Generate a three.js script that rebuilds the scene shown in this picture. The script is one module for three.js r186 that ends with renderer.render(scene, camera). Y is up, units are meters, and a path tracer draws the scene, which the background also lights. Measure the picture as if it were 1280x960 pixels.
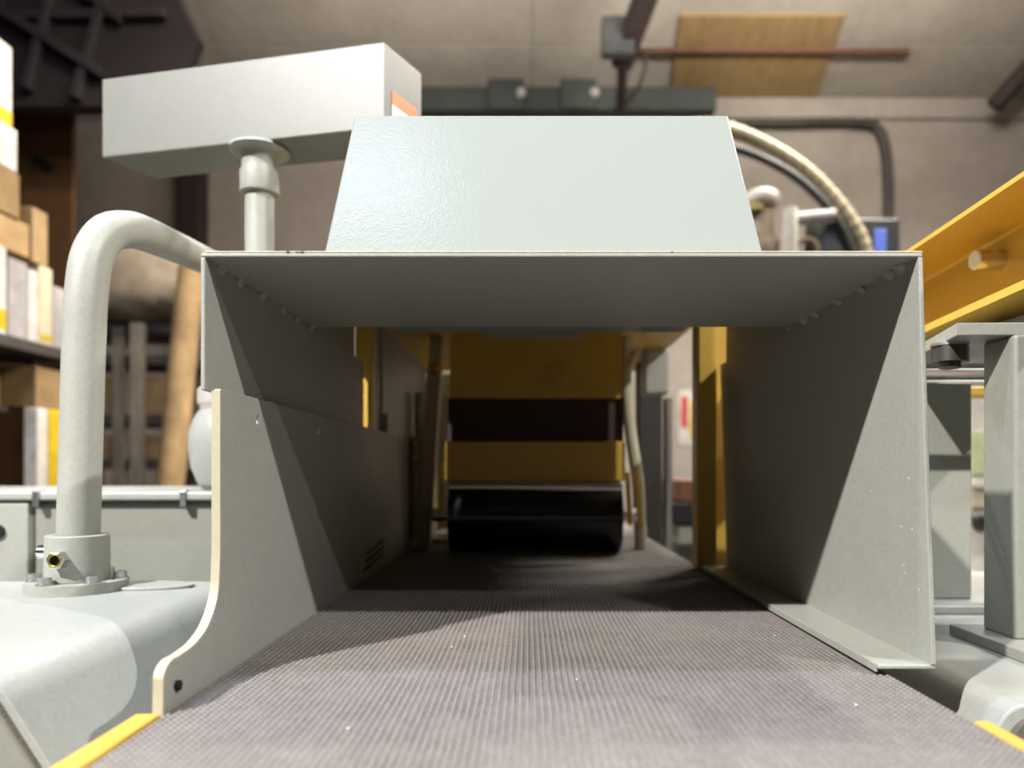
import * as THREE from 'three';
import { RoundedBoxGeometry } from 'three/addons/geometries/RoundedBoxGeometry.js';
import { RectAreaLightUniformsLib } from 'three/addons/lights/RectAreaLightUniformsLib.js';
import { mergeGeometries } from 'three/addons/utils/BufferGeometryUtils.js';

// ------------------------------------------------------------------ camera, lights, exposure
const E = 1.12;                                   // eye height above the floor; y values below are given from eye level, d = metres ahead
const scene = new THREE.Scene();
scene.background = new THREE.Color(0x1a1a1a);
const camera = new THREE.PerspectiveCamera(2 * Math.atan(480 / 900) * 180 / Math.PI, 1280 / 960, 0.05, 60);
camera.position.set(0, E, 0);
camera.lookAt(0, E, -1);
camera.setViewOffset(1280, 960, -20, -107, 1280, 960);   // lens shift: level camera, horizon low in the frame
camera.focus = 0.7; camera.userData.fStop = 3.1;
const renderer = new THREE.WebGLRenderer({ antialias: true });
renderer.toneMapping = THREE.LinearToneMapping;
renderer.toneMappingExposure = 1.0;
renderer.shadowMap.enabled = true;
RectAreaLightUniformsLib.init();

const LAMP_Y = 3.33;                              // lamp height above the eye
const FLOODS = [                                  // small LED flood heads: x, d, candela, colour, label
  [-2.45, -1.85, 184, 0xfffcf7, 'small square flood lamp over the left aisle behind the viewer'],
  [3.6, -1.85, 88, 0xfffcf7, 'small square flood lamp over the right aisle behind the viewer'],
  [2.35, -3.2, 17.5, 0xfffcf7, 'small square flood lamp farthest behind the viewer on the right'],
];
const TUBES = [                                   // linear fittings, uplights and last two lamps added to brighten: x, d, radiance down, radiance up, colour, label
  [-1.05, 0.43, 225, 0, 0xcde1ff, 'long cool white strip lamp right above the infeed hood'],
  [2.05, 3.4, 480, 660, 0xfffaf4, 'long warm white strip lamp with an added uplight over the hose machine'],
  [-0.6, 3.4, 140, 270, 0xfffaf4, 'long warm white strip lamp with an added uplight over the crane rail'],
  [-1.0, 2.75, 170, 0, 0xfff4e6, 'long warm white strip lamp added to brighten the shelving aisle'],
  [2.3, 1.9, 235, 0, 0xfff6ea, 'long warm white strip lamp added to brighten the right aisle'],
];

// ------------------------------------------------------------------ helpers
function rng(seed) { let s = seed >>> 0; return () => { s = (s + 0x6d2b79f5) >>> 0; let t = Math.imul(s ^ (s >>> 15), 1 | s); t = (t + Math.imul(t ^ (t >>> 7), 61 | t)) ^ t; return ((t ^ (t >>> 14)) >>> 0) / 4294967296; }; }
function tileNoise(seed, n, cells) {              // tileable value noise, n x n
  const r = rng(seed), g = new Float32Array(cells * cells); for (let i = 0; i < g.length; i++) g[i] = r();
  const out = new Float32Array(n * n), k = cells / n, sm = (t) => t * t * (3 - 2 * t);
  for (let y = 0; y < n; y++) for (let x = 0; x < n; x++) {
    const fx = x * k, fy = y * k, ix = Math.floor(fx), iy = Math.floor(fy), u = sm(fx - ix), v = sm(fy - iy), x1 = (ix + 1) % cells, y1 = (iy + 1) % cells;
    out[y * n + x] = (g[iy * cells + ix] * (1 - u) + g[iy * cells + x1] * u) * (1 - v) + (g[y1 * cells + ix] * (1 - u) + g[y1 * cells + x1] * u) * v;
  }
  return out;
}
function tex(n, size, fn, srgb) {                 // fn(i, x, y) -> [r, g, b] 0..1; size in metres
  const d = new Uint8Array(n * n * 4);
  for (let y = 0; y < n; y++) for (let x = 0; x < n; x++) { const i = y * n + x, c = fn(i, x, y); for (let k = 0; k < 3; k++) d[i * 4 + k] = Math.max(0, Math.min(255, c[k] * 255)); d[i * 4 + 3] = 255; }
  const t = new THREE.DataTexture(d, n, n, THREE.RGBAFormat); t.wrapS = t.wrapT = THREE.RepeatWrapping; t.magFilter = THREE.LinearFilter; t.minFilter = THREE.LinearMipmapLinearFilter; t.generateMipmaps = true;
  t.repeat.set(1 / size, 1 / size); if (srgb) t.colorSpace = THREE.SRGBColorSpace; t.needsUpdate = true; return t;
}
const N = 512;
const n8 = tileNoise(1, N, 8), n16 = tileNoise(2, N, 16), n32 = tileNoise(3, N, 32), n64 = tileNoise(4, N, 64), n128 = tileNoise(5, N, 128), n256 = tileNoise(6, N, 256);
const grey = (v) => [v, v, v];
const T = {
  peel: tex(N, 0.16, (i) => grey(0.62 * n128[i] + 0.38 * n64[i])),
  grain: tex(N, 0.32, (i) => grey(0.7 * n256[i] + 0.3 * n128[i])),
  fine: tex(N, 0.25, (i) => grey(0.5 * n256[i] + 0.3 * n128[i] + 0.2 * n32[i])),
  mottle: tex(N, 0.55, (i) => grey(0.965 + 0.015 * (n16[i] - .5) + 0.015 * (n64[i] - .5) + 0.05 * (n256[i] - .5)), true),
  grime: tex(N, 1.7, (i) => { const v = 0.9 + 0.16 * (n8[i] - .5) + 0.12 * (n32[i] - .5) + 0.08 * (n128[i] - .5); return [v, v * 0.985, v * 0.965]; }, true),
  soft: tex(N, 2.3, (i) => { const v = 0.95 + 0.07 * (n8[i] - .5) + 0.05 * (n32[i] - .5) + 0.05 * (n256[i] - .5); return [v, v * 0.99, v * 0.98]; }, true),
  wood: tex(N, 1.1, (i, x, y) => { const s = Math.sin((x / N) * 2 * Math.PI * 9 + n8[i] * 5) * 0.5 + 0.5, v = 0.88 + 0.04 * s + 0.08 * (n128[(y >> 4) * N + x] - .5) + .06 * (n16[i] - .5); return [v, v * 0.97, v * 0.92]; }, true),
  dust: tex(N, 0.38, (i) => { const v = 0.88 + 0.16 * (n8[i] - .5) + 0.14 * (n32[i] - .5) + 0.16 * (n256[i] - .5); return [v, v * 0.985, v * 0.975]; }, true),
};
function mat(color, o = {}) {
  const m = new THREE.MeshPhysicalMaterial({ color, roughness: o.rough ?? 0.5, metalness: o.metal ?? 0 });
  if (o.map !== null) m.map = T[o.map ?? 'mottle'];
  if (o.bump) { m.bumpMap = T[o.bump]; m.bumpScale = o.bs ?? 0.00008; }
  if (o.coat) { m.clearcoat = o.coat; m.clearcoatRoughness = o.cr ?? 0.15; }
  if (o.spec) m.specularIntensity = o.spec;
  m.side = THREE.DoubleSide;
  return m;
}
const M = {
  paint: mat(0x9b9c94, { rough: 0.45, bump: 'peel', bs: 0.00011 }),
  paintGrey: mat(0x8a8b82, { rough: 0.45, bump: 'peel', bs: 0.00009 }),
  paintWhite: mat(0x9c9e99, { rough: 0.36, bump: 'peel', bs: 0.00009 }),
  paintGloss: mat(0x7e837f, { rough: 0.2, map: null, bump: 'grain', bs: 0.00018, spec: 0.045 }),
  dimmedPaint: mat(0x707069, { rough: 0.45, bump: 'peel', bs: 0.00009 }),  // hood paint darkened to offset strong flood light on the control box
  cream: mat(0xb0aa93, { rough: 0.5, bump: 'fine' }),
  yellow: mat(0xc8a245, { rough: 0.4, bump: 'peel', bs: 0.00006 }),
  rubber: mat(0x7c7876, { rough: 0.72, map: 'dust', bump: 'fine', bs: 0.0001 }),
  black: mat(0x0b0b0c, { rough: 0.55, bump: 'fine' }),
  gloss: mat(0x0c0c10, { rough: 0.22, map: null }),
  seal: mat(0x5a564c, { rough: 0.9, bump: 'fine', bs: 0.0006 }),
  chrome: mat(0xd8dade, { rough: 0.18, metal: 1, map: null }),
  zinc: mat(0xc4c6c6, { rough: 0.3, metal: 1, map: null }),
  brass: mat(0xa8963e, { rough: 0.3, metal: 1, map: null }),
  darkSteel: mat(0x4a4843, { rough: 0.42, metal: 0.6, map: null, bump: 'fine' }),
  ink: mat(0x080808, { rough: 0.9, map: null }),
  wall: mat(0xb3a99e, { rough: 0.9, map: 'soft', bump: 'fine', bs: 0.002 }),
  hallDark: mat(0x524c47, { rough: 0.9, map: 'grime' }),
  roof: mat(0xb7aea1, { rough: 0.92, map: 'soft', bump: 'fine', bs: 0.002 }),
  concrete: mat(0x4c4945, { rough: 0.85, map: 'grime', bump: 'fine', bs: 0.001 }),
  darkBrown: mat(0x3a2c2a, { rough: 0.8, map: 'grime' }),
  loft: mat(0x2a2022, { rough: 0.8, map: 'grime' }),
  strut: mat(0x2f292d, { rough: 0.7, map: 'grime' }),
  ply: mat(0xa68c62, { rough: 0.85, map: 'wood' }),
  cabinetWood: mat(0x5e3f1a, { rough: 0.7, map: 'wood' }),
  card: mat(0xc2a273, { rough: 0.9, map: 'grime' }),
  cardDark: mat(0x9c8058, { rough: 0.9, map: 'grime' }),
  whiteBox: mat(0xe6e2d8, { rough: 0.8, map: 'grime' }),
  creamBox: mat(0xe2d7b8, { rough: 0.8, map: 'grime' }),
  yellowBox: mat(0xe0bc14, { rough: 0.7, map: 'grime' }),
  greyBox: mat(0xb9b4b4, { rough: 0.8, map: 'grime' }),
  bag: mat(0xa89882, { rough: 0.75, map: 'grime' }),
  shelfBoard: mat(0x4b453f, { rough: 0.7, map: 'grime' }),
  rackPost: mat(0x8d8577, { rough: 0.6, map: 'grime' }),
  green: mat(0x39423d, { rough: 0.6, map: 'grime' }),
  boxGrey: mat(0x4a4d4f, { rough: 0.5, map: 'grime' }),
  rust: mat(0x7a5540, { rough: 0.75, map: 'grime' }),
  conduit: mat(0x4e4640, { rough: 0.55, map: 'grime' }),
  hose: mat(0xc6bda6, { rough: 0.65, map: 'grime' }),
  hoseBand: mat(0xc4b070, { rough: 0.6, map: 'grime' }),
  hoseDark: mat(0x35332f, { rough: 0.6, map: 'grime' }),
  blue: mat(0x6f8cf0, { rough: 0.5, map: null }),
  red: mat(0xc03a3a, { rough: 0.6, map: null }),
  leafGreen: mat(0xdce9b8, { rough: 0.5, map: 'grime' }),
};
const V = (x, y, d) => new THREE.Vector3(x, E + y, -d);

const used = {};
function numbered(n) { const k = used[n] = (used[n] ?? -1) + 1; return k ? `${n}_${String(k).padStart(3, '0')}` : n; }
function shadow(o) { o.castShadow = true; o.receiveShadow = true; return o; }
function tag(o, label, category, group) { o.userData = { label, category }; if (group) o.userData.group = group; return o; }
function thing(name, label, category, [x, y, d], group) {
  const o = new THREE.Group(); o.name = numbered(name); o.position.set(x, E + y, -d); scene.add(o); return tag(o, label, category, group);
}
function metricUV(g) {                             // uv in metres from the face direction
  g = g.index ? g.toNonIndexed() : g; const p = g.attributes.position, n = g.attributes.normal, uv = new Float32Array(p.count * 2);
  for (let i = 0; i < p.count; i++) {
    const f = i - (i % 3); let ax = 0, ay = 0, az = 0;
    for (let k = 0; k < 3; k++) { ax += Math.abs(n.getX(f + k)); ay += Math.abs(n.getY(f + k)); az += Math.abs(n.getZ(f + k)); }
    const x = p.getX(i), y = p.getY(i), z = p.getZ(i);
    const [u, v] = ay >= ax && ay >= az ? [x, z] : ax >= az ? [z, y] : [x, y]; uv[i * 2] = u; uv[i * 2 + 1] = v;
  }
  g.setAttribute('uv', new THREE.BufferAttribute(uv, 2)); return g;
}
const wp = new THREE.Vector3();
function part(name, geo, m, parent, label) {       // geo is in world coordinates
  parent.updateWorldMatrix(true, false); wp.setFromMatrixPosition(parent.matrixWorld);
  const g = metricUV(geo); g.translate(-wp.x, -wp.y, -wp.z);
  const o = shadow(new THREE.Mesh(g, m)); o.name = name; if (label) o.userData.label = label; parent.add(o); return o;
}
function partAt(name, geo, m, parent, pos, rot) {  // geo around its own origin, shared
  parent.updateWorldMatrix(true, false); wp.setFromMatrixPosition(parent.matrixWorld);
  const o = shadow(new THREE.Mesh(geo, m)); o.name = name; o.position.copy(pos).sub(wp); if (rot) o.rotation.set(...rot); parent.add(o); return o;
}
function struct(name, geo, m, parent = scene) { const o = part(name, geo, m, parent); if (parent === scene) o.userData.kind = 'structure'; return o; }
function box(x0, x1, y0, y1, d0, d1, r = 0.003) {
  const w = x1 - x0, h = y1 - y0, l = d1 - d0; r = Math.min(r, w * 0.45, h * 0.45, l * 0.45);
  const g = r > 0 ? new RoundedBoxGeometry(w, h, l, 2, r) : new THREE.BoxGeometry(w, h, l);
  g.translate((x0 + x1) / 2, E + (y0 + y1) / 2, -(d0 + d1) / 2); return g;
}
function tube(points, r, seg = 48, rad = 20, closed = false) { return capped(new THREE.CatmullRomCurve3(points, closed, 'centripetal'), r, seg, rad); }
function capped(curve, r, seg, rad) {
  const g = new THREE.TubeGeometry(curve, seg, r, rad, false), list = [g.toNonIndexed()];
  for (const t of [0, 1]) { const c = new THREE.CircleGeometry(r, rad); c.applyQuaternion(new THREE.Quaternion().setFromUnitVectors(new THREE.Vector3(0, 0, 1), curve.getTangentAt(t).multiplyScalar(t ? 1 : -1))); c.translate(...curve.getPointAt(t).toArray()); list.push(c.toNonIndexed()); }
  return mergeGeometries(list);
}
function rod(a, b, r, rad = 20) { return capped(new THREE.LineCurve3(a, b), r, 1, rad); }
function bar(a, b, w, h) {                         // rectangular bar from a to b
  const dir = b.clone().sub(a), g = new RoundedBoxGeometry(w, h, dir.length(), 2, Math.min(w, h) * 0.12);
  const m = new THREE.Matrix4().lookAt(b, a, new THREE.Vector3(0, 1, 0)); g.applyMatrix4(m); const c = a.clone().add(b).multiplyScalar(0.5); g.translate(c.x, c.y, c.z); return g;
}
function cyl(x, y, d, r, h, seg = 40, r2 = r) { const g = new THREE.CylinderGeometry(r2, r, h, seg); g.translate(x, E + y + h / 2, -d); return g; }
function lathe(pts, seg = 40) { return new THREE.LatheGeometry(pts.map(([a, b]) => new THREE.Vector2(a, b)), seg); }
function shapeOf(pts) { const s = new THREE.Shape(); pts.forEach(([x, y], i) => (i ? s.lineTo(x, y) : s.moveTo(x, y))); return s; }
function extrude(pts, depth, bevel = 0, holes = []) {
  const s = Array.isArray(pts) ? shapeOf(pts) : pts; for (const h of holes) s.holes.push(h);
  return new THREE.ExtrudeGeometry(s, { depth: depth - 2 * bevel, bevelEnabled: bevel > 0, bevelSize: bevel, bevelThickness: bevel, bevelOffset: -bevel, bevelSegments: 2, curveSegments: 12 }).translate(0, 0, bevel);
}
function profileX(pts, x0, x1, bevel = 0, holes) { // pts are (d, y): a profile seen from the side, extruded across x
  const g = extrude(pts, x1 - x0, bevel, holes); g.applyMatrix4(new THREE.Matrix4().set(0, 0, 1, x0, 0, 1, 0, E, -1, 0, 0, 0, 0, 0, 0, 1)); return g;
}
function profileZ(pts, d0, d1, bevel = 0) { const g = extrude(pts, d1 - d0, bevel); g.translate(0, E, -d1); return g; }
function plan(pts, y0, y1, bevel = 0) {            // pts are (x, d): a plan, extruded upwards
  const g = extrude(pts, y1 - y0, bevel); g.applyMatrix4(new THREE.Matrix4().set(1, 0, 0, 0, 0, 0, 1, E + y0, 0, -1, 0, 0, 0, 0, 0, 1)); return g;
}

// ------------------------------------------------------------------ the hall
const FLOOR = -E, EAVE = 3.34, BACK = 6.5, SL = 0.307, RIDGE = -1.2;
const roofY = (d) => d >= RIDGE ? EAVE + SL * (BACK - d) : EAVE + SL * (BACK - RIDGE) - SL * (RIDGE - d);
struct('floor', box(-5.4, 5.4, FLOOR - 0.15, FLOOR, -9.1, 6.75, 0), M.concrete);
struct('wall_back', box(-5.4, 5.4, FLOOR, EAVE + 0.06, BACK, BACK + 0.25, 0), M.wall);
struct('trim_1', box(-5.15, 5.15, 3.15, 3.335, BACK - 0.05, BACK, 0.01), M.wall);
const gable = [[-9.1, FLOOR], [BACK + 0.25, FLOOR], [BACK + 0.25, roofY(BACK + 0.25)], [RIDGE, roofY(RIDGE)], [-9.1, roofY(-9.1)]];
struct('wall_left', profileX(gable, -5.4, -5.15), M.hallDark);
struct('wall_right', profileX(gable, 5.15, 5.4), M.hallDark);
struct('wall_front', box(-5.4, 5.4, FLOOR, roofY(-8.85) + 0.1, -9.1, -8.85, 0), M.hallDark);
const ceiling = new THREE.Group(); ceiling.name = 'ceiling'; ceiling.userData = { kind: 'structure' }; ceiling.position.set(0, E, 0); scene.add(ceiling);
part('roof_deck', mergeGeometries([
  profileX([[6.8, roofY(6.8) + 0.03], [RIDGE, roofY(RIDGE) + 0.03], [RIDGE, roofY(RIDGE) + 0.15], [6.8, roofY(6.8) + 0.15]], -5.4, 5.4),
  profileX([[RIDGE, roofY(RIDGE) + 0.03], [-9.1, roofY(-9.1) + 0.03], [-9.1, roofY(-9.1) + 0.15], [RIDGE, roofY(RIDGE) + 0.15]], -5.4, 5.4)]), M.roof, ceiling);
for (const [a, b] of [[6.5, 5.955], [5.935, 4.75], [4.73, 3.55], [3.53, 2.35], [2.33, 1.15], [1.13, -0.05], [-0.07, -1.19]]) for (const [x0, x1] of [[-5.15, -2.563], [-2.557, 0.037], [0.043, 2.637], [2.643, 5.15]])
  part('roof_panel', profileX([[a, roofY(a)], [b, roofY(b)], [b, roofY(b) + 0.032], [a, roofY(a) + 0.032]], x0, x1), M.roof, ceiling);

// lamps (all outside the frame): glowing face and a light of the same size just below it
{
  const face = new THREE.MeshStandardMaterial({ color: 0xffffff, emissive: 0xfff6ea, emissiveIntensity: 6 });
  for (const [x, d, I, up, color, label] of TUBES) {
    const h = up ? (x > 1 ? 3.05 : 2.65) : LAMP_Y;
    const t = thing('strip_lamp', label, 'lamp', [x, h, d]);
    part('housing', box(x - 0.64, x + 0.64, h + 0.004, h + 0.07, d - 0.075, d + 0.075, 0.01), M.paintWhite, t);
    part('diffuser', box(x - 0.6, x + 0.6, h - 0.004, h + 0.003, d - 0.06, d + 0.06, 0.001), face, t);
    for (const s of [-0.5, 0.5]) part('hanger', rod(V(x + s, h + 0.07, d), V(x + s, roofY(d) + 0.01, d), 0.006, 8), M.zinc, t);
    const l = new THREE.RectAreaLight(color, I, 1.2, 0.12); l.position.set(0, -0.01, 0); l.rotation.x = -Math.PI / 2; t.add(l);
    if (up) { const u = new THREE.RectAreaLight(color, up, 1.2, 0.12); u.position.set(0, 0.08, 0); u.rotation.x = 1.2; t.add(u); }  // tilted uplight added to brighten the roof and back wall
  }
  for (const [x, d, I, color, label] of FLOODS) {
    const t = thing('flood_lamp', label, 'lamp', [x, LAMP_Y, d]);
    part('housing', box(x - 0.09, x + 0.09, LAMP_Y + 0.005, LAMP_Y + 0.08, d - 0.09, d + 0.09, 0.012), M.darkSteel, t);
    part('lens', cyl(x, LAMP_Y - 0.006, d, 0.035, 0.012, 24), face, t);
    part('hanger', rod(V(x, LAMP_Y + 0.08, d), V(x, roofY(d) + 0.01, d), 0.012, 10), M.zinc, t);
    const l = new THREE.SpotLight(color, I, 0, 0.44, 0.7, 2); l.position.set(0, -0.05, 0); l.target.position.set(-x, -LAMP_Y - 0.35, d - 0.75); t.add(l, l.target);
    l.castShadow = true; l.shadow.mapSize.set(2048, 2048); l.shadow.radius = 2.6; l.shadow.bias = -0.0005; l.shadow.camera.near = 0.3; l.shadow.camera.far = 12;
  }
}

// ------------------------------------------------------------------ machine: base, belt, rails
{
  const t = thing('machine_cabinet', 'large grey sheet metal machine cabinet below the conveyor belt', 'machine base', [0.03, FLOOR, 1.1]);
  part('cabinet', box(-0.255, 0.30, FLOOR + 0.08, -0.31, -0.14, 1.15, 0.01), M.paintGrey, t);
  part('plinth', box(-0.23, 0.28, FLOOR, FLOOR + 0.08, -0.1, 2.2, 0.004), M.black, t);
  part('bed', box(-0.24, 0.29, -0.31, -0.185, -0.15, 2.35, 0.006), M.paintGrey, t);
}
const BELT_Y = -0.1735;
{
  const t = thing('conveyor_belt', 'wide grey rubber conveyor belt with a pimpled grip surface', 'belt', [0.0245, BELT_Y, 0.6]);
  part('belt', box(-0.257, 0.306, BELT_Y - 0.0105, BELT_Y, -0.14, 2.3, 0.003), M.rubber, t);
  const P = 0.0054, nx = 104, nz = 252, nub = new THREE.CylinderGeometry(0.00155, 0.0021, 0.0011, 4, 1); nub.rotateY(Math.PI / 4);
  const inst = shadow(new THREE.InstancedMesh(metricUV(nub), M.rubber, nx * nz)), m4 = new THREE.Matrix4(), c = new THREE.Color(), r = rng(77);
  let k = 0; for (let j = 0; j < nz; j++) for (let i = 0; i < nx; i++) {
    m4.makeTranslation(-0.254 + i * P - 0.0245, 0.0005, -(0.39 + j * P) + 0.6); inst.setMatrixAt(k, m4);
    const v = 0.86 + 0.22 * r(); c.setRGB(v, v * 0.99, v * 0.98); inst.setColorAt(k, c); k++;
  }
  inst.name = 'grip_nubs'; inst.userData = { kind: 'stuff' }; t.add(inst);
}
tag(struct('side_rail', box(-0.276, -0.2585, -0.31, -0.1715, -0.15, 0.507, 0.002), M.yellow), 'yellow conveyor rail along the left edge of the belt', 'rail');
tag(struct('side_rail_001', box(0.3075, 0.319, -0.31, -0.1735, -0.15, 0.498, 0.002), M.yellow), 'yellow conveyor rail along the right edge of the belt', 'rail');

// small wood chips on the belt
{
  const g = new THREE.IcosahedronGeometry(0.0011, 1); const p = g.attributes.position, r = rng(5);
  for (let i = 0; i < p.count; i++) p.setXYZ(i, p.getX(i) * 1.2, p.getY(i) * 0.6, p.getZ(i) * 0.85);
  g.computeVertexNormals(); const cm = mat(0xd0c2ba, { rough: 0.9, map: null });
  const chip = shadow(new THREE.Mesh(g, cm)); chip.name = numbered('wood_chip'); scene.add(chip);
  const L = [['pale wood chip on the belt just inside the hood edge', 581, 796], ['pale wood chip lying left of centre where the belt light turns dim', 565, 809], ['pale wood chip on the bright belt near the left rail', 435, 911], ['pale wood chip on the bright belt just below the hood lip', 721, 850], ['pale wood chip close to the right flange of the hood', 968, 795], ['pale wood chip on the belt below the right flange corner', 1070, 882], ['tiny pale wood chip near the dark end of the belt', 703, 793]];
  L.forEach(([label, px, py], i) => { const o = i ? chip.clone() : chip; if (i) { o.name = numbered('wood_chip'); scene.add(o); } const d = 0.1725 * 900 / (py - 587); o.position.copy(V((px - 660) * d / 900, BELT_Y + 0.0014, d)); o.rotation.y = r() * 6; o.scale.setScalar(i === 6 ? 0.6 : 0.75 + r() * 0.4); tag(o, label, 'wood chip', 'wood chips on the belt'); });
}

// ------------------------------------------------------------------ infeed hood
{
  const t = thing('infeed_hood', 'open grey green sheet metal infeed hood framing the conveyor belt', 'hood', [0.03, -0.17, 0.9]);
  part('top_panel', box(-0.273, 0.329, 0.1772, 0.1808, 0.6, 0.895, 0.0012), M.paint, t);
  part('side_panel', box(-0.273, -0.2692, 0.066, 0.1772, 0.6, 1.18, 0.0012), M.paint, t);
  const rw = extrude([[0.3253, 0.1772], [0.329, 0.1772], [0.3405, -0.163], [0.3365, -0.163]], 0.62, 0.0008); rw.translate(0, E, -1.22);
  part('side_panel', rw, M.paint, t);
  part('bottom_flange', box(0.2925, 0.3405, -0.1668, -0.163, 0.601, 1.22, 0.0012), M.paint, t);
  part('flange_lip', box(0.2925, 0.2945, -0.1705, -0.1655, 0.606, 1.22, 0.0006), M.paint, t);
  part('stiffener', box(-0.2692, 0.329, 0.1808, 0.1822, 0.6, 0.6035, 0.0005), M.cream, t);
  const bead = new THREE.IcosahedronGeometry(1, 3), p = bead.attributes.position, r = rng(31);
  { const nz = tileNoise(9, 32, 8); for (let i = 0; i < p.count; i++) { const v = new THREE.Vector3().fromBufferAttribute(p, i), k = 0.75 + 0.5 * nz[(Math.floor((v.x + 1) * 15) * 32 + Math.floor((v.y * 0.5 + v.z * 0.5 + 1) * 15)) % 1024]; v.multiplyScalar(k); p.setXYZ(i, v.x, v.y, v.z); } bead.computeVertexNormals(); }
  const weld = mat(0xaaa598, { rough: 0.6, map: null, bump: 'fine', bs: 0.0003 });
  for (const [d, s] of [[0.628, 1.0], [0.67, 1.05], [0.725, 1.0], [0.787, 0.9], [0.838, 0.75], [0.89, 0.9]]) { const o = partAt('weld_bead', bead, weld, t, V(-0.2672, 0.1755, d), [r() * 3, r() * 3, r() * 3]); o.scale.set(0.0032 * s, 0.0062 * s, 0.0056 * s); o.rotation.set(0.3 * r(), 0, -0.6); }
  for (const [d, s] of [[0.625, 1.2], [0.645, 1.2], [0.70, 1.0], [0.752, 1.0], [0.812, 1.05], [0.845, 1.1], [0.892, 0.7]]) { const o = partAt('weld_bead', bead, weld, t, V(0.3235, 0.1752, d), [r() * 3, r() * 3, r() * 3]); o.scale.set(0.0066 * s, 0.0032 * s, 0.0056 * s); o.rotation.set(0.3 * r(), 0, -0.5); }
  const nick = new THREE.IcosahedronGeometry(0.0012, 1), nm = mat(0x3a362e, { rough: 0.8, map: null });
  for (const [x, k] of [[-0.2, 1], [-0.1925, .7], [-0.188, .9], [-0.19, .5], [0.12, .7]]) { const o = partAt('paint_nick', nick, nm, t, V(x, 0.1812, 0.5998)); o.scale.set(k * 1.3, k * 0.8, 0.3); }
  const mark = new THREE.IcosahedronGeometry(1, 2), mm = mat(0xc9c5b5, { rough: 0.7, map: null });   // paint nicks on the right wall
  for (const [py, px, s] of [[598, 1139, 1], [614, 1092, .8], [658, 1128, .9], [661, 1141, .9], [706, 1129, 1], [716, 1130, .8], [737, 1147, .8]]) { const Y = (587 - py) / 900, d = 0.3335 / ((px - 660) / 900), xw = 0.3253 + (0.1772 - Y * d) * 0.0333; const o = partAt('paint_chip', mark, mm, t, V(xw, Y * d, d)); o.scale.set(0.0003, 0.0009 * s, 0.0014 * s); }
}
{
  const t = thing('sloped_cover', 'pale box cover with a sloping front on top of the hood', 'cover', [0.0135, 0.1815, 0.78]);
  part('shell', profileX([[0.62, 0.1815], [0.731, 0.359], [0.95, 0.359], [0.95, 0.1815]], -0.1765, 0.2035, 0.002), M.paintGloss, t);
}
// left skirt plate with its swept front edge
{
  const t = thing('skirt_plate', 'thick grey plate with a swept front foot left of the belt', 'plate', [-0.2607, -0.3, 1.0]);
  const s = new THREE.Shape();
  s.moveTo(0.509, -0.31); s.lineTo(0.509, -0.152); s.quadraticCurveTo(0.509, -0.1395, 0.523, -0.138); s.quadraticCurveTo(0.557, -0.138, 0.573, -0.131); s.quadraticCurveTo(0.601, -0.119, 0.603, -0.08); s.lineTo(0.603, 0.064); s.quadraticCurveTo(0.603, 0.068, 0.607, 0.068);
  s.lineTo(1.42, 0.068); s.lineTo(1.42, -0.31); s.lineTo(0.509, -0.31);
  const holes = [[0.687, 0.0475], [0.888, 0.0475]].map(([d, y]) => { const h = new THREE.Path(); h.absellipse(d, y, 0.0035, 0.0045, 0, Math.PI * 2); return h; });
  part('web', profileX(s, -0.264, -0.2576, 0.0012, holes), M.paint, t);
  const edgePts = [[0.5072, -0.3], [0.5072, -0.156], [0.5085, -0.1445], [0.517, -0.138], [0.535, -0.1368], [0.557, -0.134], [0.578, -0.1255], [0.5955, -0.106], [0.6005, -0.08], [0.6012, 0.0], [0.6012, 0.066]];
  const c = new THREE.CatmullRomCurve3(edgePts.map(([d, y]) => V(-0.2608, y, d)), false, 'centripetal'), strip = []; const pts = c.getPoints(80);
  for (let i = 0; i < 80; i++) strip.push(pts[i]);
  const pos = [], idx = []; pts.forEach((q, i) => { const a = pts[Math.max(0, i - 1)], b = pts[Math.min(80, i + 1)], tx = b.z - a.z, ty = b.y - a.y, L = Math.hypot(tx, ty) || 1, nz = -ty / L * -1, ny = -tx / L; for (const [dx, o] of [[-0.0036, 0], [0.0036, 0], [0.0036, 1], [-0.0036, 1]]) pos.push(q.x + dx, q.y + ny * o * -0.0022, q.z - nz * o * 0.0022); if (i) { const k = i * 4, m = k - 4; for (let e = 0; e < 4; e++) { const f = (e + 1) % 4; idx.push(m + e, m + f, k + f, m + e, k + f, k + e); } } });
  const g = new THREE.BufferGeometry(); g.setAttribute('position', new THREE.Float32BufferAttribute(pos, 3)); g.setIndex(idx); const gn = g.toNonIndexed(); gn.computeVertexNormals();
  part('edge_band', gn, M.cream, t, 'cream edge following the plate front');
  const bolt = new THREE.CylinderGeometry(0.004, 0.004, 0.004, 6); bolt.rotateZ(Math.PI / 2);
  partAt('bolt', bolt, M.ink, t, V(-0.2565, -0.158, 0.527));
  for (let i = 0; i < 3; i++) part('louvre', bar(V(-0.2566, -0.158 + i * 0.012, 1.13 + i * 0.01), V(-0.2566, -0.148 + i * 0.012, 1.28), 0.003, 0.0035), M.black, t);
}

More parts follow.
